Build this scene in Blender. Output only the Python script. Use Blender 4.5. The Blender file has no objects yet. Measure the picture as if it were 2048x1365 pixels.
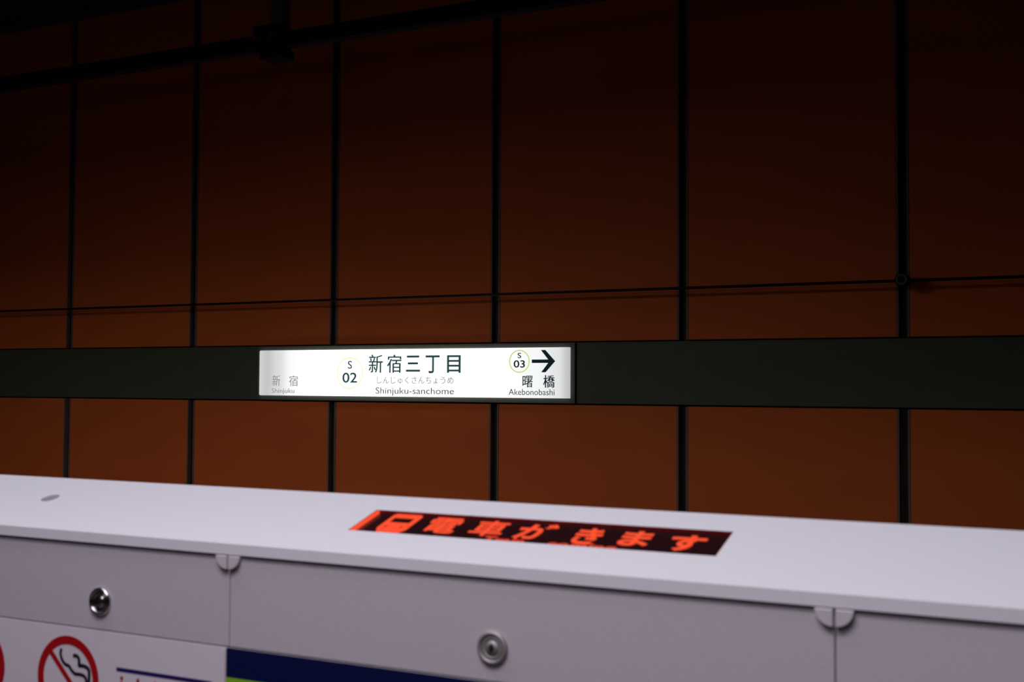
import bpy, bmesh, math
from math import pi, sin, cos, radians
from mathutils import Vector, Matrix

sc = bpy.context.scene
COL = sc.collection

# ------------------------------------------------------------------ camera
CAM_Z = 1.5                                   # eye height above the platform floor
def set_camera():
    f_px = 2420.5
    F = Vector((-0.458276, 0.888029, 0.037255))
    R = Vector((0.888725, 0.458410, 0.005348))
    U = Vector((0.012329, -0.035560, 0.999291))
    cd = bpy.data.cameras.new('camera')
    cd.sensor_width = 36.0
    cd.lens = f_px / 2048 * 36.0
    cd.clip_start = 0.02
    cd.dof.use_dof = True
    cd.dof.focus_distance = 6.0
    cd.dof.aperture_fstop = 10.5
    co = bpy.data.objects.new('camera', cd)
    COL.objects.link(co)
    m = Matrix((R, U, -F)).transposed().to_4x4()
    m.translation = Vector((0, 0, CAM_Z))
    co.matrix_world = m
    sc.camera = co
set_camera()

# ------------------------------------------------------------------ world, lights, exposure
w = bpy.data.worlds.new('world'); sc.world = w
w.use_nodes = True
w.node_tree.nodes['Background'].inputs[0].default_value = (0.5, 0.48, 0.55, 1)
w.node_tree.nodes['Background'].inputs[1].default_value = 0.0
sc.view_settings.view_transform = 'Standard'
sc.view_settings.look = 'None'
sc.view_settings.exposure = 0.0
sc.view_settings.gamma = 1.0
sc.view_settings.use_curve_mapping = False

def area(name, loc, size, power, color, rx=0.0):
    l = bpy.data.lights.new(name, 'AREA')
    l.shape = 'RECTANGLE'; l.size, l.size_y = size
    l.energy = power; l.color = color
    o = bpy.data.objects.new(name, l); COL.objects.link(o)
    o.location = loc; o.rotation_euler = (rx, 0, 0)
    return o
LAMP = (0.93, 0.89, 1.0)
# lamps in the platform ceiling around the gate
area('edge_lamp', (-1.2, 0.75, 2.70), (0.9, 0.25), 4.6, LAMP)
area('platform_lamp', (-0.5, 0.20, 2.70), (1.1, 0.45), 19.6, LAMP)
area('platform_lamp', (-0.5, -0.50, 2.70), (1.1, 0.45), 8.5, LAMP)
# unseen fill lights added beyond the drop wall to brighten the lower wall panels
area('wall_fill_light', (-4.5, 1.55, 2.30), (3.4, 0.12), 29.0, LAMP)
area('wall_fill_light', (-3.7, 1.55, 2.95), (1.7, 0.12), 21.0, LAMP)

# ------------------------------------------------------------------ materials
def mat(name, base, rough=0.5, metal=0.0, spec=0.5, noise=None, bump=None, emit=None, estr=1.0):
    m = bpy.data.materials.new(name); m.use_nodes = True
    nt = m.node_tree; b = nt.nodes['Principled BSDF']
    b.inputs['Base Color'].default_value = (*base, 1)
    b.inputs['Roughness'].default_value = rough
    b.inputs['Metallic'].default_value = metal
    b.inputs['Specular IOR Level'].default_value = spec
    tc = nt.nodes.new('ShaderNodeTexCoord')
    if noise:
        scale, amt, stretch = noise
        mp = nt.nodes.new('ShaderNodeMapping'); mp.inputs['Scale'].default_value = stretch
        nz = nt.nodes.new('ShaderNodeTexNoise'); nz.inputs['Scale'].default_value = scale
        nz.inputs['Detail'].default_value = 4
        nt.links.new(tc.outputs['Object'], mp.inputs['Vector'])
        nt.links.new(mp.outputs['Vector'], nz.inputs['Vector'])
        mx = nt.nodes.new('ShaderNodeMix'); mx.data_type = 'RGBA'
        mx.inputs[6].default_value = (*[c * (1 - amt) for c in base], 1)
        mx.inputs[7].default_value = (*[min(1, c * (1 + amt)) for c in base], 1)
        nt.links.new(nz.outputs['Fac'], mx.inputs[0])
        nt.links.new(mx.outputs[2], b.inputs['Base Color'])
        if bump:
            bp = nt.nodes.new('ShaderNodeBump'); bp.inputs['Strength'].default_value = bump
            bp.inputs['Distance'].default_value = 0.001
            nt.links.new(nz.outputs['Fac'], bp.inputs['Height'])
            nt.links.new(bp.outputs['Normal'], b.inputs['Normal'])
    if emit:
        b.inputs['Emission Color'].default_value = (*emit, 1)
        b.inputs['Emission Strength'].default_value = estr
    return m

M = {}
M['panel'] = mat('orange_brown_panel', (0.85, 0.170, 0.034), 0.62, 0, 0.15, noise=(3.0, 0.10, (1, 1, 2)), bump=0.05)
M['panel_trim'] = mat('grey_edge_trim', (0.235, 0.165, 0.125), 0.5, 0, 0.2, noise=(9, 0.1, (1, 1, 1)))
M['core'] = mat('inner_frame_grey', (0.30, 0.27, 0.30), 0.6, 0, 0.3, noise=(40, 0.05, (1, 1, 1)))
M['cavity'] = mat('dark_cavity', (0.085, 0.065, 0.055), 0.9, 0, 0.1, noise=(5, 0.2, (1, 1, 1)))
M['band'] = mat('dark_green_band', (0.104, 0.116, 0.064), 0.55, 0, 0.25, noise=(14, 0.10, (1, 1, 1)))
M['frame'] = mat('sign_frame_paint', (0.12, 0.123, 0.095), 0.5, 0, 0.3, noise=(14, 0.08, (1, 1, 1)))
M['dark_metal'] = mat('sooty_metal', (0.016, 0.018, 0.018), 0.7, 0.0, 0.2, noise=(20, 0.3, (1, 1, 1)))
M['hanger'] = mat('blue_grey_steel', (0.10, 0.13, 0.13), 0.6, 0.0, 0.3, noise=(20, 0.2, (1, 1, 1)))
M['cable'] = mat('dark_red_cable', (0.030, 0.009, 0.008), 0.6, 0, 0.3, noise=(30, 0.2, (1, 1, 1)))
M['concrete'] = mat('tunnel_concrete', (0.05, 0.05, 0.048), 0.9, 0, 0.2, noise=(2.5, 0.3, (1, 1, 1)))
M['track_bed'] = mat('track_bed', (0.05, 0.047, 0.045), 0.95, 0, 0.2, noise=(8, 0.4, (1, 1, 1)))
M['floor'] = mat('platform_floor', (0.16, 0.125, 0.135), 0.45, 0, 0.4, noise=(3, 0.1, (1, 1, 1)))
M['ceiling'] = mat('platform_ceiling', (0.35, 0.34, 0.35), 0.8, 0, 0.2, noise=(3, 0.05, (1, 1, 1)))
M['rear'] = mat('platform_rear_wall', (0.30, 0.25, 0.265), 0.7, 0, 0.3, noise=(3, 0.08, (1, 1, 1)))
M['white'] = mat('white_powder_coat', (0.80, 0.785, 0.82), 0.45, 0, 0.35, noise=(60, 0.015, (1, 1, 1)))
M['silver'] = mat('silver_grey_paint', (0.63, 0.57, 0.615), 0.5, 0.1, 0.4, noise=(420, 0.10, (1, 1, 1)))
M['tabs'] = mat('pale_grey_tab', (0.70, 0.635, 0.68), 0.4, 0.1, 0.4, noise=(300, 0.06, (1, 1, 1)))
M['chrome'] = mat('lock_chrome', (0.55, 0.52, 0.52), 0.18, 1.0, 0.5, noise=(60, 0.05, (1, 1, 1)))
M['satin'] = mat('lock_satin', (0.42, 0.385, 0.38), 0.62, 0.75, 0.5, noise=(60, 0.05, (1, 1, 1)))
M['black'] = mat('keyhole_black', (0.01, 0.01, 0.01), 0.6, 0, 0.2)
M['plug'] = mat('grey_plug', (0.30, 0.28, 0.32), 0.6, 0, 0.3, noise=(80, 0.08, (1, 1, 1)))
M['notice'] = mat('white_notice_film', (0.76, 0.68, 0.74), 0.5, 0, 0.3, noise=(300, 0.03, (1, 1, 1)))
M['red'] = mat('notice_red_ink', (0.42, 0.004, 0.008), 0.5, 0, 0.3)
M['ink'] = mat('notice_black_ink', (0.018, 0.012, 0.025), 0.5, 0, 0.3)
M['navy_ink'] = mat('notice_navy_ink', (0.020, 0.008, 0.11), 0.5, 0, 0.3)
M['navy'] = mat('navy_board_film', (0.004, 0.007, 0.055), 0.5, 0, 0.12)
M['lime'] = mat('lime_stripe_film', (0.22, 0.50, 0.012), 0.5, 0, 0.2)
M['board'] = mat('led_board', (0.022, 0.006, 0.007), 0.22, 0, 0.5, noise=(90, 0.2, (1, 1, 1)))
M['rim'] = mat('led_glow_tinted_rim', (0.22, 0.012, 0.012), 0.25, 0, 0.4)  # red glow of the LEDs on the recess walls put into the colour
M['led'] = mat('lit_led', (0.02, 0.004, 0.003), 0.5, 0, 0.1, emit=(1.0, 0.082, 0.028), estr=1.0)
M['led_dim'] = mat('lit_led_lower_row', (0.02, 0.004, 0.003), 0.5, 0, 0.1, emit=(1.0, 0.07, 0.025), estr=0.75)
def ink(name, c):
    return mat(name, (0.01, 0.01, 0.01), 0.6, 0, 0.1, emit=c, estr=1.0)
M['t_main'] = ink('bloom_tinted_sign_ink', (0.022, 0.062, 0.066))  # bloom of the bright face over dark lettering put into the ink colour
M['t_dark'] = ink('black_sign_ink', (0.003, 0.011, 0.015))
M['t_mid'] = ink('grey_sign_ink', (0.05, 0.055, 0.055))
M['t_grey'] = ink('pale_grey_sign_ink', (0.30, 0.31, 0.30))
M['t_hira'] = ink('faint_grey_sign_ink', (0.20, 0.205, 0.205))
M['ring_pale'] = ink('washed_lime_ring_ink', (0.92, 0.95, 0.62))
M['ring'] = ink('lime_ring_ink', (0.60, 0.67, 0.27))

# the backlit face: tubes behind it fall short of both ends
def lit_face():
    m = bpy.data.materials.new('backlit_sign_face'); m.use_nodes = True
    nt = m.node_tree; b = nt.nodes['Principled BSDF']
    b.inputs['Base Color'].default_value = (0.6, 0.6, 0.6, 1); b.inputs['Roughness'].default_value = 0.5
    b.inputs['Specular IOR Level'].default_value = 0.1
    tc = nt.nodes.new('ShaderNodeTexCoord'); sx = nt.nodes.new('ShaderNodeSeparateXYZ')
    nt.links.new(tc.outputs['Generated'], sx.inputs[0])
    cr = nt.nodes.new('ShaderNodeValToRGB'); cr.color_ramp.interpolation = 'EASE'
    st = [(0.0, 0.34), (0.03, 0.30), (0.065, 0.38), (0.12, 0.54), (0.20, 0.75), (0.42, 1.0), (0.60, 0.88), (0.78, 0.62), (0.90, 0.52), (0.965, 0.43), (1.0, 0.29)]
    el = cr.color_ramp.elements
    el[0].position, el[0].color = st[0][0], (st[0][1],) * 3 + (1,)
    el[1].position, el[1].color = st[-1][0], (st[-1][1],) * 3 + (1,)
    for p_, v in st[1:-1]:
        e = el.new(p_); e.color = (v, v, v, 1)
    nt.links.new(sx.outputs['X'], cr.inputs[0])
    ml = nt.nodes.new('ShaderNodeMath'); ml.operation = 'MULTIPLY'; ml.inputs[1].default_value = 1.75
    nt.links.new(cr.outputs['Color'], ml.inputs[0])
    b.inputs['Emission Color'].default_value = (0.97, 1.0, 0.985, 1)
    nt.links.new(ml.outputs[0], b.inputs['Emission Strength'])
    return m
M['face'] = lit_face()

# ------------------------------------------------------------------ helpers
def link_mesh(name, bm, m, parent=None, kind=None, smooth=False):
    me = bpy.data.meshes.new(name)
    bmesh.ops.recalc_face_normals(bm, faces=bm.faces)
    bm.to_mesh(me); bm.free()
    me.materials.append(m)
    if smooth:
        for p_ in me.polygons: p_.use_smooth = True
    o = bpy.data.objects.new(name, me); COL.objects.link(o)
    if parent: o.parent = parent
    if kind: o['kind'] = kind
    return o

def thing(name, label, cat, loc, group=None):
    o = bpy.data.objects.new(name, None); COL.objects.link(o)
    o.location = loc; o.empty_display_size = 0.1
    o['label'] = label; o['category'] = cat
    if group: o['group'] = group
    return o

def add_box(bm, lo, hi):
    x0, y0, z0 = lo; x1, y1, z1 = hi
    v = [bm.verts.new(c) for c in ((x0,y0,z0),(x1,y0,z0),(x1,y1,z0),(x0,y1,z0),(x0,y0,z1),(x1,y0,z1),(x1,y1,z1),(x0,y1,z1))]
    for f in ((0,3,2,1),(4,5,6,7),(0,1,5,4),(1,2,6,5),(2,3,7,6),(3,0,4,7)):
        bm.faces.new([v[i] for i in f])

def box_bm(lo, hi, bev=0.0, seg=2):
    bm = bmesh.new(); add_box(bm, lo, hi)
    if bev: bmesh.ops.bevel(bm, geom=bm.edges[:], offset=bev, segments=seg, profile=0.5, affect='EDGES')
    return bm

def rel(o, pts):                # world -> local of an unrotated Empty
    return [Vector(p_) - o.location for p_ in pts]

def part_box(name, lo, hi, m, parent=None, bev=0.0, kind=None):
    if parent is not None:
        off = parent_off(parent)
        lo = Vector(lo) - off; hi = Vector(hi) - off
    return link_mesh(name, box_bm(lo, hi, bev), m, parent, kind)

def parent_off(p_):
    off = Vector((0, 0, 0))
    while p_ is not None:
        off += p_.location; p_ = p_.parent
    return off

def add_prism(bm, poly, fn, d0, d1):
    """poly of 2-D points; fn(a, b, d) -> 3-D; between depths d0 and d1."""
    A = [bm.verts.new(fn(a, b, d0)) for a, b in poly]
    B = [bm.verts.new(fn(a, b, d1)) for a, b in poly]
    bm.faces.new(A); bm.faces.new(B[::-1])
    n = len(poly)
    for i in range(n):
        j = (i + 1) % n
        bm.faces.new((A[i], B[i], B[j], A[j]))

def add_ring(bm, cx, cz, ro, ri, fn, d0, d1, n=64):
    def circ(r, d): return [bm.verts.new(fn(cx + r * cos(2*pi*i/n), cz + r * sin(2*pi*i/n), d)) for i in range(n)]
    a, b, c, d = circ(ro, d0), circ(ri, d0), circ(ro, d1), circ(ri, d1)
    for i in range(n):
        j = (i + 1) % n
        for q in ((a[i],a[j],b[j],b[i]), (c[i],d[i],d[j],c[j]), (a[i],c[i],c[j],a[j]), (b[i],b[j],d[j],d[i])):
            bm.faces.new(q)

def add_lathe(bm, prof, fn, n=40):
    """prof: list of (radius, depth); fn(a, b, d)."""
    rings = []
    for r, d in prof:
        if r < 1e-6: rings.append([bm.verts.new(fn(0, 0, d))])
        else: rings.append([bm.verts.new(fn(r*cos(2*pi*i/n), r*sin(2*pi*i/n), d)) for i in range(n)])
    for A, B in zip(rings, rings[1:]):
        for i in range(n):
            j = (i + 1) % n
            q = [A[i % len(A)], A[j % len(A)], B[j % len(B)], B[i % len(B)]]
            u = []
            for v in q:
                if v not in u: u.append(v)
            if len(u) > 2: bm.faces.new(u)

def add_stroke(bm, pts, wd, fn, d0, d1, taper=None):
    """a ribbon of width wd along a smoothed 2-D polyline."""
    P = [Vector(p_) for p_ in pts]
    Q = []
    for i in range(len(P) - 1):           # Catmull-Rom
        a = P[max(i-1, 0)]; b = P[i]; c = P[i+1]; d = P[min(i+2, len(P)-1)]
        for k in range(6):
            t = k / 6
            Q.append(0.5*((2*b) + (c-a)*t + (2*a-5*b+4*c-d)*t*t + (3*b-a-3*c+d)*t*t*t))
    Q.append(P[-1])
    L, Rr = [], []
    for i, q in enumerate(Q):
        t = (Q[min(i+1, len(Q)-1)] - Q[max(i-1, 0)]).normalized(); n = Vector((-t.y, t.x))
        L.append(q + n*wd/2); Rr.append(q - n*wd/2)
    for i in range(len(Q) - 1):
        add_prism(bm, [L[i], L[i+1], Rr[i+1], Rr[i]], fn, d0, d1)

def text_bm(body, x0, x1, z0, z1, fn, depth, offset=0.0, bold=0.0):
    """lettering as a solid mesh stretched into the box x0..x1, z0..z1 of a plane."""
    cu = bpy.data.curves.new('lettering', 'FONT')
    cu.body = body; cu.size = 1.0; cu.resolution_u = 4; cu.offset = offset
    to = bpy.data.objects.new('lettering', cu); COL.objects.link(to)
    bpy.context.view_layer.update()
    dg = bpy.context.evaluated_depsgraph_get()
    me = bpy.data.meshes.new_from_object(to.evaluated_get(dg))
    bpy.data.objects.remove(to); bpy.data.curves.remove(cu)
    bm = bmesh.new(); bm.from_mesh(me); bpy.data.meshes.remove(me)
    xs = [v.co.x for v in bm.verts]; ys = [v.co.y for v in bm.verts]
    ax, bx, ay, by = min(xs), max(xs), min(ys), max(ys)
    r = bmesh.ops.extrude_face_region(bm, geom=bm.faces[:])
    top = {v for v in r['geom'] if isinstance(v, bmesh.types.BMVert)}
    for v in bm.verts:
        a = x0 + (v.co.x - ax) / (bx - ax) * (x1 - x0)
        b = z0 + (v.co.y - ay) / (by - ay) * (z1 - z0)
        v.co = Vector((a, b, depth if v in top else 0.0))
    if bold:                                   # heavier weight: a second copy set beside the first
        r = bmesh.ops.duplicate(bm, geom=bm.verts[:] + bm.edges[:] + bm.faces[:])
        for e in r['geom']:
            if isinstance(e, bmesh.types.BMVert): e.co += Vector((bold, 0.3 * bold, 0.00005))
    for v in bm.verts: v.co = fn(*v.co)
    return bm

# ------------------------------------------------------------------ setting
WALL = 5.42                                   # front plane of the trackside panels
XL, XR = -11.0, 4.0
CEIL = CAM_Z + 2.302
BAND_T, BAND_B = CAM_Z + 0.214, CAM_Z - 0.083
TRACK = -1.1
EDGE = 1.32                                   # platform edge

def struct_box(name, lo, hi, m): return link_mesh(name, box_bm(lo, hi), m, None, 'structure')
struct_box('floor', (XL, -6.2, -0.2), (XR, EDGE, 0.0), M['floor'])
struct_box('track_floor', (XL, EDGE, TRACK - 0.1), (XR, WALL + 0.20, TRACK), M['track_bed'])
struct_box('platform_ceiling', (XL, -6.2, 2.72), (XR, EDGE, 2.82), M['ceiling'])
struct_box('wall_rear', (XL, -6.3, 0.0), (XR, -6.2, 2.82), M['rear'])
struct_box('ceiling', (XL, EDGE, CEIL), (XR, WALL + 0.20, CEIL + 0.2), M['concrete'])
struct_box('wall_bulkhead', (XL, EDGE, 2.42), (XR, EDGE + 0.12, CEIL), M['concrete'])   # drop wall over the platform edge
wall = struct_box('wall_back', (XL, WALL + 0.032, TRACK), (XR, WALL + 0.20, CEIL), M['cavity'])

JOINT0 = -5.894; GROOVE = 0.036; TRIMW = 0.009
def panel_mesh(lo, hi, m):
    o = link_mesh('panel', box_bm(lo, hi, 0.002, 1), m, wall)
    return o
for k in range(-5, 9):
    a = JOINT0 + k + GROOVE/2; b = JOINT0 + k + 1 - GROOVE/2
    for z0, z1, y in ((BAND_T + 0.008, CEIL - 0.01, WALL), (TRACK, BAND_B - 0.008, WALL - 0.006)):
        pn = panel_mesh((a + TRIMW, y, z0), (b - TRIMW, WALL + 0.032, z1), M['panel'])
        for s0, s1 in ((a, a + TRIMW), (b - TRIMW, b)):
            link_mesh('edge_trim', box_bm((s0, y - 0.002, z0), (s1, WALL + 0.020, z1)), M['panel_trim'], pn)

SGX0, SGX1 = -4.388, -2.436                   # sign body
for n, (a, b) in enumerate(((XL, SGX0 - 0.006), (SGX1 + 0.006, XR)), 1):
    t = struct_box('trim_%d' % n, (a, WALL - 0.018, BAND_B), (b, WALL + 0.032, BAND_T), M['band'])
    link_mesh('edge_lip', box_bm((a, WALL - 0.021, BAND_T - 0.007), (b, WALL - 0.018, BAND_T)), M['band'], t)
# pale angle where the panels meet the tunnel ceiling
struct_box('trim_3', (XL, WALL - 0.05, CEIL - 0.025), (XR, WALL - 0.002, CEIL), M['hanger'])

# ------------------------------------------------------------------ illuminated station sign
sign = thing('station_sign', 'long white backlit station name sign set in the dark green wall band', 'sign',
             (-3.412, WALL - 0.02, BAND_B))
so = sign.location
FX0, FX1, FZ0, FZ1 = -4.363, -2.459, CAM_Z - 0.0587, CAM_Z + 0.1915
fr = bmesh.new()
yf0, yf1 = WALL - 0.030, WALL + 0.031
for lo, hi in (((SGX0, yf0, FZ1), (SGX1, yf1, BAND_T)), ((SGX0, yf0, BAND_B), (SGX1, yf1, FZ0)),
               ((SGX0, yf0, FZ0), (FX0, yf1, FZ1)), ((FX1, yf0, FZ0), (SGX1, yf1, FZ1))):
    add_box(fr, Vector(lo) - so, Vector(hi) - so)
link_mesh('frame', fr, M['frame'], sign)
FY = WALL - 0.046
# acrylic face, rounded corners, standing a little proud of the frame
def rrect(x0, x1, z0, z1, r, n=6):
    out = []
    for cx, cz, a0 in ((x1-r, z1-r, 0), (x0+r, z1-r, 90), (x0+r, z0+r, 180), (x1-r, z0+r, 270)):
        for i in range(n + 1):
            a = radians(a0 + 90*i/n); out.append((cx + r*cos(a), cz + r*sin(a)))
    return out
bm = bmesh.new()
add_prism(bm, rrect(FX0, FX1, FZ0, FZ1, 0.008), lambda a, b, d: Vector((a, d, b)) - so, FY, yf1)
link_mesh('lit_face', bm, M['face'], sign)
sfn = lambda a, b, d: Vector((a, FY - 0.0004 - d, CAM_Z + b)) - so
def sign_text(name, body, x0, x1, z0, z1, m, off=0.0, bold=0.0):
    return link_mesh(name, text_bm(body, x0, x1 - bold, z0, z1 - 0.3 * bold, sfn, 0.0006, off, bold), M[m], sign)
# station name, one mesh per character so each keeps its place
nx0, nx1 = -3.631, -3.066
adv = (nx1 - nx0) / 5
for i, (ch, a, b, z0, z1) in enumerate((('新', -3.631, -3.540, 0.066, 0.164), ('宿', -3.515, -3.424, 0.066, 0.163), ('三', -3.397, -3.310, 0.072, 0.157),
                                ('丁', -3.277, -3.192, 0.064, 0.157), ('目', -3.148, -3.067, 0.066, 0.157))):
    sign_text('name_character', ch, a, b, z0, z1, 't_main', 0.0 if ch in '新宿' else 0.012, 0.0028 if ch in '新宿' else 0.0010)
sign_text('reading_lettering', 'しんじゅくさんちょうめ', -3.576, -3.109, 0.008, 0.047, 't_hira', 0.004)
sign_text('romanised_lettering', 'Shinjuku-sanchome', -3.585, -3.106, -0.055, -0.010, 't_mid', 0.002)
sign_text('station_letter', 'S', -3.765, -3.737, 0.088, 0.131, 't_main', 0.010)
sign_text('station_number', '02', -3.799, -3.704, 0.013, 0.068, 't_main', 0.014)
bm = bmesh.new(); add_ring(bm, -3.751, 0.065, 0.0865, 0.078, sfn, 0, 0.0006)
link_mesh('number_ring', bm, M['ring_pale'], sign)
sign_text('left_character', '新', -4.273, -4.216, -0.007, 0.054, 't_grey', 0.0, 0.0014)
sign_text('left_character', '宿', -4.156, -4.095, -0.007, 0.052, 't_grey', 0.0, 0.0010)
sign_text('left_romanised_lettering', 'Shinjuku', -4.275, -4.119, -0.053, -0.019, 't_grey', 0.008)
sign_text('station_letter', 'S', -2.741, -2.721, 0.139, 0.166, 't_dark', 0.010)
sign_text('station_number', '03', -2.763, -2.700, 0.092, 0.129, 't_dark', 0.012)
bm = bmesh.new(); add_ring(bm, -2.731, 0.1235, 0.0578, 0.0515, sfn, 0, 0.0006)
link_mesh('number_ring', bm, M['ring'], sign)
bm = bmesh.new()
add_prism(bm, [(-2.662, 0.132), (-2.572, 0.132), (-2.612, 0.179), (-2.588, 0.179), (-2.534, 0.1235), (-2.586, 0.069), (-2.610, 0.069),
               (-2.572, 0.115), (-2.662, 0.115)], sfn, 0, 0.0006)
link_mesh('arrow', bm, M['t_dark'], sign)
sign_text('right_character', '曙', -2.713, -2.656, -0.006, 0.052, 't_dark', 0.0, 0.0008)
sign_text('right_character', '橋', -2.599, -2.536, -0.007, 0.055, 't_dark', 0.0, 0.0018)
sign_text('right_romanised_lettering', 'Akebonobashi', -2.790, -2.537, -0.044, -0.014, 't_mid', 0.0)

# ------------------------------------------------------------------ cable along the wall with its insulator
CY = WALL - 0.10
cz = CAM_Z + 0.4655 * CY / WALL
cab = thing('wall_cable', 'thin dark cable running along the brown wall panels above the green band', 'cable', (-3.5, CY, cz))
def add_tube(bm, p0, p1, r, n=12):
    p0, p1 = Vector(p0), Vector(p1); t = (p1 - p0).normalized()
    u = t.orthogonal().normalized(); v = t.cross(u)
    A = [bm.verts.new(p0 + u*r*cos(2*pi*i/n) + v*r*sin(2*pi*i/n)) for i in range(n)]
    B = [bm.verts.new(p1 + u*r*cos(2*pi*i/n) + v*r*sin(2*pi*i/n)) for i in range(n)]
    bm.faces.new(A[::-1]); bm.faces.new(B)
    for i in range(n):
        j = (i + 1) % n; bm.faces.new((A[i], A[j], B[j], B[i]))
bm = bmesh.new(); add_tube(bm, (XL + 3.5, 0, 0), (XR + 3.5, 0, 0), 0.0068)
link_mesh('cable_sheath', bm, M['cable'], cab, smooth=True)
for cx in (-0.880,):
    bm = bmesh.new()
    x = cx + 3.5
    fn = lambda a, b, d: Vector((x + a, d, b + 0.004))
    add_lathe(bm, [(0, -0.02), (0.020, -0.02), (0.030, -0.012), (0.031, 0.004), (0.024, 0.010), (0.024, 0.024), (0.030, 0.030), (0.030, 0.042), (0.012, 0.050), (0.012, 0.131)], fn, 24)
    ins = link_mesh('insulator', bm, M['dark_metal'], cab)
    bm = bmesh.new(); add_ring(bm, 0, 0, 0.023, 0.016, fn, -0.026, -0.019, 24)
    link_mesh('clamp_ring', bm, M['hanger'], ins)

# ------------------------------------------------------------------ overhead conductor bar with its hanger
BY = 4.70; bz = CAM_Z + 1.684
bar = thing('overhead_bar', 'heavy dark bar hung high across the wall at upper left', 'bar', (-3.72, BY, bz))
bm = bmesh.new()
# rail-like section: flanges top and bottom, thinner web
sec = [(-0.035, 0.036), (0.035, 0.036), (0.035, 0.020), (0.014, 0.012), (0.014, -0.014), (0.030, -0.022), (0.030, -0.034), (-0.030, -0.034), (-0.030, -0.022), (-0.014, -0.014), (-0.014, 0.012), (-0.035, 0.020)]
add_prism(bm, sec, lambda a, b, d: Vector((d, a, b)), XL + 3.72, XR + 3.72)
link_mesh('conductor_rail', bm, M['dark_metal'], bar)
hg = link_mesh('hanger_post', box_bm((-0.030, -0.035, 0.075), (0.040, 0.035, CEIL - bz), 0.006), M['hanger'], bar)
bm = bmesh.new()
add_box(bm, (-0.120, -0.050, -0.050), (0.030, 0.050, 0.078))
add_box(bm, (-0.075, -0.056, -0.090), (0.050, 0.056, -0.045))
add_box(bm, (-0.050, -0.062, -0.020), (0.060, 0.062, 0.050))
cp = link_mesh('clamp_block', bm, M['dark_metal'], bar)
for dx in (-0.095, 0.005):
    bm = bmesh.new(); add_tube(bm, (dx, -0.075, 0.012), (dx, 0.075, 0.012), 0.012, 6)
    link_mesh('bolt', bm, M['hanger'], cp)

# ------------------------------------------------------------------ platform gate
GX0, GX1 = -2.45, 1.35
GY = 1.0
ZF = CAM_Z - 0.1672; ZG = CAM_Z - 0.1785; ZP = CAM_Z - 0.2745
SL = 0.15080; TILT = radians(16.845)
gate = thing('platform_gate', 'waist high platform screen gate with white sloping cover in front of the track', 'gate', ((GX0+GX1)/2, GY + 0.09, 0.0))
go = gate.location
def slab(u, t, d=0.0):                        # point on the sloping cover: along, up the slope, proud of it
    return Vector((u, GY + t*cos(TILT) - d*sin(TILT), ZF + t*sin(TILT) + d*cos(TILT)))
DU0, DU1, DV0, DV1 = -0.7350, -0.3367, 0.0548, 0.1108
PU, PV, PR = -1.2045, 0.0857, 0.0112
PH = 0.018
us = [GX0, PU - PH, PU + PH, DU0, DU1, GX1]
vs = [0.0, DV0, PV - PH, PV + PH, DV1, SL]
bm = bmesh.new()
V = {}
def vv(i, j):
    if (i, j) not in V: V[i, j] = bm.verts.new(slab(us[i], vs[j]) - go)
    return V[i, j]
for i in range(len(us) - 1):
    for j in range(len(vs) - 1):
        if i == 3 and 1 <= j <= 3: continue   # display opening
        if i == 1 and j == 2: continue        # plug opening
        bm.faces.new((vv(i, j), vv(i+1, j), vv(i+1, j+1), vv(i, j+1)))
# ring of faces from the square cell to the round hole, then the hole's wall
n = 32; inner = []; low = []
for k in range(n):
    a = 2*pi*k/n
    inner.append(bm.verts.new(slab(PU + PR*cos(a), PV + PR*sin(a)) - go))
    low.append(bm.verts.new(slab(PU + PR*cos(a), PV + PR*sin(a), -0.0035) - go))
corner = {4: vv(2, 3), 12: vv(1, 3), 20: vv(1, 2), 28: vv(2, 2)}
ks = [4, 12, 20, 28]
for q, k0 in enumerate(ks):
    k1 = ks[(q + 1) % 4]; kk = k0
    idx = [(k0 + s) % n for s in range(9)]
    bm.faces.new([corner[k0]] + [inner[i] for i in idx] + [corner[k1]])
for k in range(n):
    j = (k + 1) % n; bm.faces.new((inner[k], inner[j], low[j], low[k]))
# display opening walls
DD = -0.0035
bmesh.ops.remove_doubles(bm, verts=bm.verts[:], dist=1e-5)
# front fascia, underside, back
back = slab(0, SL)
def strip(p0, p1):
    bm.faces.new([bm.verts.new(Vector((GX0, *p0)) - go), bm.verts.new(Vector((GX1, *p0)) - go), bm.verts.new(Vector((GX1, *p1)) - go), bm.verts.new(Vector((GX0, *p1)) - go)])
strip((GY, ZG), (GY, ZF))
strip((GY + 0.03, ZG), (GY, ZG))
strip((back.y, back.z), (back.y, 0.30))
for x in (GX0, GX1):
    bm.faces.new([bm.verts.new(Vector((x, y, z)) - go) for y, z in ((GY, ZF), (back.y, back.z), (back.y, ZG), (GY, ZG))])
bmesh.ops.remove_doubles(bm, verts=bm.verts[:], dist=1e-5)
edges = [e for e in bm.edges if all(abs(v.co.y + go.y - GY) < 1e-5 and abs(v.co.z - ZF) < 1e-5 for v in e.verts)]
bmesh.ops.bevel(bm, geom=edges, offset=0.0028, segments=4, profile=0.5, affect='EDGES')
link_mesh('top_cover', bm, M['white'], gate)
bm = bmesh.new()
add_prism(bm, [(PU + PR*cos(2*pi*k/n), PV + PR*sin(2*pi*k/n)) for k in range(n)], lambda a, b, d: slab(a, b, d) - go, -0.0040, -0.0012)
link_mesh('hole_plug', bm, M['plug'], gate)

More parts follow.
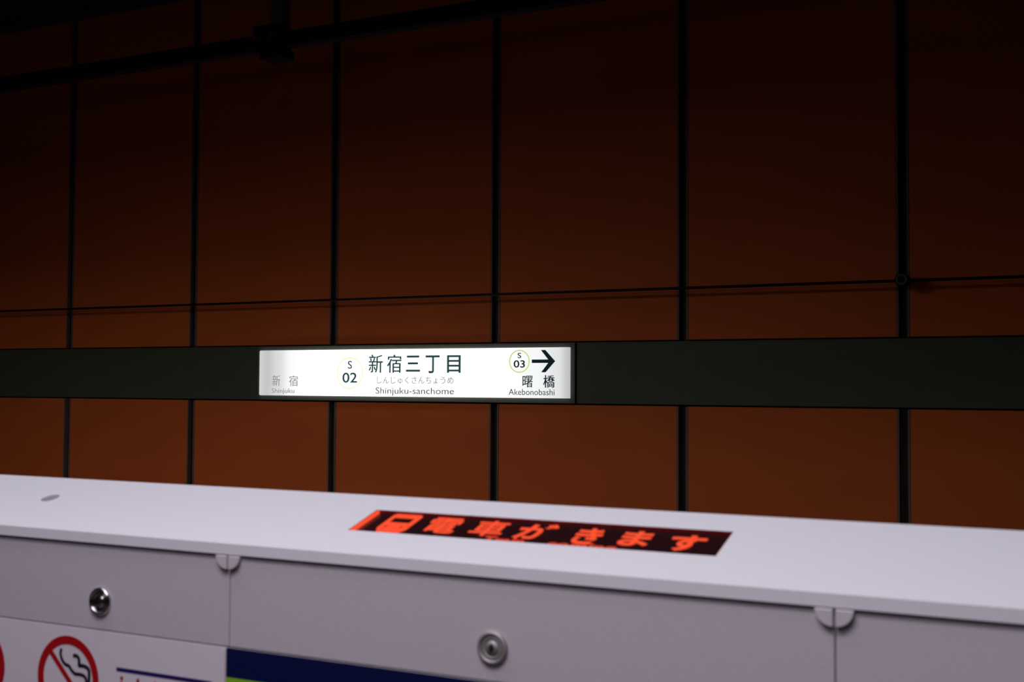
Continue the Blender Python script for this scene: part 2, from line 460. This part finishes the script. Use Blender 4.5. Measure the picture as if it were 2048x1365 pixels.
PYF = GY + 0.0035                              # front plane of the access panels
part_box('core', (GX0 + 0.01, GY + 0.010, 0.02), (GX1 - 0.01, back.y - 0.004, ZG + 0.001), M['core'], gate)
part_box('kick_plate', (GX0 + 0.005, GY + 0.006, 0.0), (GX1 - 0.005, GY + 0.0095, 0.145), M['dark_metal'], gate)
SEAM = [-1.4805, -0.8503, -0.2205, 0.4093]
bounds = [GX0 + 0.004] + SEAM + [GX1 - 0.004]
ptop = ZG - 0.0024
def quarter(cx, side, r, fn, d0, d1, bm):
    poly = [(cx, 0.0)]
    for i in range(13):
        a = pi/2 * i / 12
        poly.append((cx + side * r * cos(a), -r * 0.97 * sin(a)))
    add_prism(bm, poly, fn, d0, d1)
for i in range(len(bounds) - 1):
    a, b = bounds[i], bounds[i+1]
    gp = 0.0006
    bmp = box_bm(Vector((a + gp, PYF, CAM_Z - 0.2752)) - go, Vector((b - gp, PYF + 0.0064, ptop)) - go, 0.0008, 2)
    ap = link_mesh('access_panel', bmp, M['silver'], gate)
    link_mesh('lower_panel', box_bm(Vector((a + gp, PYF + 0.0002, 0.15)) - go, Vector((b - gp, PYF + 0.0064, CAM_Z - 0.2762)) - go, 0.0003, 1), M['silver'], gate)
    for cx, side, has in ((a, 1, i > 0), (b, -1, i < len(bounds) - 2)):
        if not has: continue
        bm = bmesh.new()
        quarter(cx + side*0.0011, side, 0.0148, lambda p_, q, d: Vector((p_, PYF - d, ptop + 0.0012 + q)) - go, 0.0, 0.0048, bm)
        bmesh.ops.recalc_face_normals(bm, faces=bm.faces)
        bmesh.ops.bevel(bm, geom=bm.edges[:], offset=0.0007, segments=2, profile=0.5, affect='EDGES')
        link_mesh('half_round_tab', bm, M['tabs'], ap)

# cam locks on the panels: bezel, barrel, key slot
def lock(u, z, matb, label, turn):
    o = thing('panel_lock', label, 'lock', (u, PYF, z), group='round key locks on the gate panels')
    fn = lambda a, b, d: Vector((a, -d, b))
    bm = bmesh.new()
    add_lathe(bm, [(0.0160, 0.0), (0.0160, 0.0018), (0.0150, 0.0034), (0.0136, 0.0042), (0.0120, 0.0036), (0.0113, 0.0018), (0.0113, -0.003)], fn, 48)
    link_mesh('bezel', bm, matb, o, smooth=True)
    bm = bmesh.new()
    add_lathe(bm, [(0.0112, 0.0010), (0.0110, 0.0024), (0.0082, 0.0028), (0.0078, 0.0016), (0.0072, 0.0016), (0.0069, 0.0030), (0.0, 0.0032)], fn, 40)
    br = link_mesh('barrel', bm, matb, o, smooth=True)
    bm = bmesh.new()
    c, s = cos(turn), sin(turn)
    rot = lambda a, b, d: Vector((a*c - b*s, -d, a*s + b*c))
    add_prism(bm, [(-0.0010, -0.0042), (0.0010, -0.0042), (0.0010, 0.0042), (-0.0010, 0.0042)], rot, 0.0028, 0.0036)
    add_ring(bm, 0, 0, 0.0030, 0.0016, rot, 0.0028, 0.0035, 20)
    link_mesh('key_slot', bm, M['black'], br)
    return o
lock(-1.0345, CAM_Z - 0.2437, M['chrome'], 'shiny chrome key lock above the no smoking pictogram', radians(18))
lock(-0.5362, CAM_Z - 0.2438, M['satin'], 'satin steel key lock above the navy board', radians(-6))

# ------------------------------------------------------------------ LED display in the cover
led = thing('led_display', 'black LED display with orange train approaching text in the white gate cover', 'display', slab((DU0+DU1)/2, (DV0+DV1)/2, DD))
lo_ = led.location
bfn = lambda a, b, d: slab(a, b, DD + d) - lo_
bm = bmesh.new()
add_prism(bm, [(DU0 + 0.0003, DV0 + 0.0003), (DU1 - 0.0003, DV0 + 0.0003), (DU1 - 0.0003, DV1 - 0.0003), (DU0 + 0.0003, DV1 - 0.0003)], bfn, -0.006, 0.0)
link_mesh('led_board', bm, M['board'], led)
bm = bmesh.new(); wt = 0.0006
for u0_, u1_, v0_, v1_ in ((DU0, DU1, DV1 - wt, DV1), (DU0, DU1, DV0, DV0 + wt), (DU0, DU0 + wt, DV0 + wt, DV1 - wt), (DU1 - wt, DU1, DV0 + wt, DV1 - wt)):
    add_prism(bm, [(u0_, v0_), (u1_, v0_), (u1_, v1_), (u0_, v1_)], bfn, 0.0001, -DD)
link_mesh('recess_rim', bm, M['rim'], led)
bm = bmesh.new()
add_prism(bm, [(DU0 + 0.0007, DV0 + 0.001), (DU0 + 0.0042, DV0 + 0.001), (DU0 + 0.0042, DV1 - 0.001), (DU0 + 0.0007, DV1 - 0.001)], bfn, 0.0001, 0.0032)
link_mesh('light_bar', bm, M['led'], led)
SH = 0.0078                                    # board sits below the cover: shift down the slope
def led_text(name, body, u0, u1, v0, v1, off, m='led'):
    return link_mesh(name, text_bm(body, u0, u1, v0, v1, lambda a, b, d: bfn(a, b, 0.0002 + d), 0.0004, off), M[m], led)
for ch, u0, u1, v0, v1 in (('電', -0.6580, -0.6205, 0.0700, 0.1078), ('車', -0.6035, -0.5665, 0.0705, 0.1078),
                           ('が', -0.5520, -0.5125, 0.0705, 0.1078), ('き', -0.4890, -0.4610, 0.0675, 0.1050),
                           ('ま', -0.4410, -0.4105, 0.0715, 0.1050), ('す', -0.3915, -0.3575, 0.0680, 0.1030)):
    led_text('led_character', ch, u0, u1, v0, v1, 0.010 if ch in '電車' else 0.024)
led_text('led_small_text', 'Train', -0.5790, -0.5330, 0.0560, 0.0705, 0.02, 'led_dim')
led_text('led_small_text', 'coming', -0.5080, -0.4370, 0.0530, 0.0690, 0.02, 'led_dim')
# train pictogram: outlined cab front with dark windscreen and two headlamps
bm = bmesh.new()
tu0, tu1, tv0, tv1 = -0.7105, -0.6745, 0.0600, 0.1100
f3 = lambda a, b, d: bfn(a, b, 0.0002 + d)
W0, W1, Wv0, Wv1 = tu0 + 0.0050, tu1 - 0.0060, 0.0880, 0.1005
add_prism(bm, [(tu0 + 0.003, tv1), (tu1 - 0.003, tv1), (tu1, tv1 - 0.003), (tu1, Wv1), (tu0, Wv1), (tu0, tv1 - 0.003)], f3, 0, 0.0004)
add_prism(bm, [(tu0, Wv0), (tu0, Wv1), (W0, Wv1), (W0, Wv0)], f3, 0, 0.0004)
add_prism(bm, [(W1, Wv0), (W1, Wv1), (tu1, Wv1), (tu1, Wv0)], f3, 0, 0.0004)
add_prism(bm, [(tu0, 0.072), (tu0, Wv0), (tu1, Wv0), (tu1, 0.072), (tu1 - 0.006, tv0), (tu0 + 0.006, tv0)], f3, 0, 0.0004)
ti = link_mesh('train_pictogram', bm, M['led'], led)
for cx in (tu0 + 0.008, tu1 - 0.009):
    bm = bmesh.new()
    add_prism(bm, [(cx + 0.0018*cos(2*pi*k/10), 0.0765 + 0.0026*sin(2*pi*k/10)) for k in range(10)], f3, 0.0004, 0.0007)
    link_mesh('headlamp_dot', bm, mat('led_dark_dot', (0.03, 0.004, 0.003), 0.5, 0, 0.1, emit=(0.6, 0.02, 0.01), estr=1.0), ti)

# ------------------------------------------------------------------ notices on the gate front
NY = PYF
def plate(name, label, cat, u0, u1, z0, z1, r, m, th=0.0006):
    o = thing(name, label, cat, ((u0+u1)/2, NY, z0))
    bm = bmesh.new()
    off = o.location
    add_prism(bm, rrect(u0, u1, z0, z1, r), lambda a, b, d: Vector((a, NY - d, b)) - off, 0.0, th)
    return o, link_mesh('plate', bm, m, o)
NTOP = CAM_Z - 0.2763
nt_, _ = plate('prohibition_notice', 'white prohibition notice with red ringed no smoking pictogram on the gate front', 'notice', -1.472, -0.8552, 1.02, NTOP, 0.004, M['notice'])
no = nt_.location
nfn = lambda a, b, d: Vector((a, NY - 0.0006 - d, CAM_Z + b)) - no
for cu_ in (-1.0828, -1.2335):
    bm = bmesh.new()
    add_ring(bm, cu_, -0.3346, 0.0480, 0.0384, nfn, 0.0001, 0.0004, 72)
    link_mesh('prohibition_ring', bm, M['red'], nt_)
    bm = bmesh.new()
    h = 0.0400 / math.sqrt(2); k = 0.0031 / math.sqrt(2) * 1.0
    add_prism(bm, [(cu_ - h - k, -0.3346 + h - k), (cu_ - h + k, -0.3346 + h + k), (cu_ + h + k, -0.3346 - h + k), (cu_ + h - k, -0.3346 - h - k)], nfn, 0.0002, 0.0005)
    link_mesh('prohibition_slash', bm, M['red'], nt_)
bm = bmesh.new()
add_stroke(bm, [(-1.0938, -0.3020), (-1.0948, -0.3085), (-1.0918, -0.3150), (-1.0868, -0.3192), (-1.0812, -0.3205), (-1.0770, -0.3248), (-1.0712, -0.3282), (-1.0650, -0.3280), (-1.0580, -0.3290), (-1.0545, -0.3325), (-1.0542, -0.3400)], 0.0040, nfn, 0.0001, 0.0003)
link_mesh('smoke_line', bm, M['ink'], nt_)
bm = bmesh.new()
add_stroke(bm, [(-1.0752, -0.3085), (-1.0700, -0.3078), (-1.0660, -0.3110), (-1.0655, -0.3170), (-1.0658, -0.3182), (-1.0590, -0.3180), (-1.0530, -0.3195), (-1.0498, -0.3240), (-1.0500, -0.3400)], 0.0044, nfn, 0.0001, 0.0003)
link_mesh('smoke_line', bm, M['ink'], nt_)
bm = bmesh.new(); add_prism(bm, [(-1.1130, -0.3430), (-1.0480, -0.3430), (-1.0480, -0.3520), (-1.1130, -0.3520)], nfn, 0.0001, 0.0002)
link_mesh('cigarette', bm, M['ink'], nt_)
bm = bmesh.new(); add_prism(bm, [(-1.0085, -0.3137), (-0.8720, -0.3137), (-0.8720, -0.3180), (-1.0085, -0.3180)], nfn, 0.0001, 0.0003)
link_mesh('navy_rule', bm, M['navy_ink'], nt_)
for u_, z_, gap_ in ((-1.0005, -0.3228, True), (-0.9765, -0.3226, False), (-0.9515, -0.3232, False)):
    bm = bmesh.new()
    add_prism(bm, rrect(u_ - 0.0021, u_ + 0.0021, z_ - 0.0046, z_, 0.0020, 4), nfn, 0.0001, 0.0003)
    if gap_: add_prism(bm, rrect(u_ - 0.0020, u_ + 0.0020, z_ - 0.014, z_ - 0.0058, 0.001, 2), nfn, 0.0001, 0.0003)
    else: add_prism(bm, rrect(u_ - 0.0016, u_ + 0.0018, z_ - 0.014, z_ - 0.0030, 0.001, 2), nfn, 0.0001, 0.0003)
    link_mesh('red_print_stroke', bm, M['red'], nt_)

nb, _ = plate('navy_board', 'dark navy board with lime green stripe on the gate front', 'board', -0.8534, -0.2390, 1.02, NTOP, 0.002, M['navy'])
bo = nb.location
bm = bmesh.new(); add_prism(bm, [(-0.8530, CAM_Z - 0.3070), (-0.2394, CAM_Z - 0.3070), (-0.2394, CAM_Z - 0.345), (-0.8530, CAM_Z - 0.345)],
                            lambda a, b, d: Vector((a, NY - 0.0006 - d, b)) - bo, 0.0001, 0.0003)
link_mesh('lime_stripe', bm, M['lime'], nb)
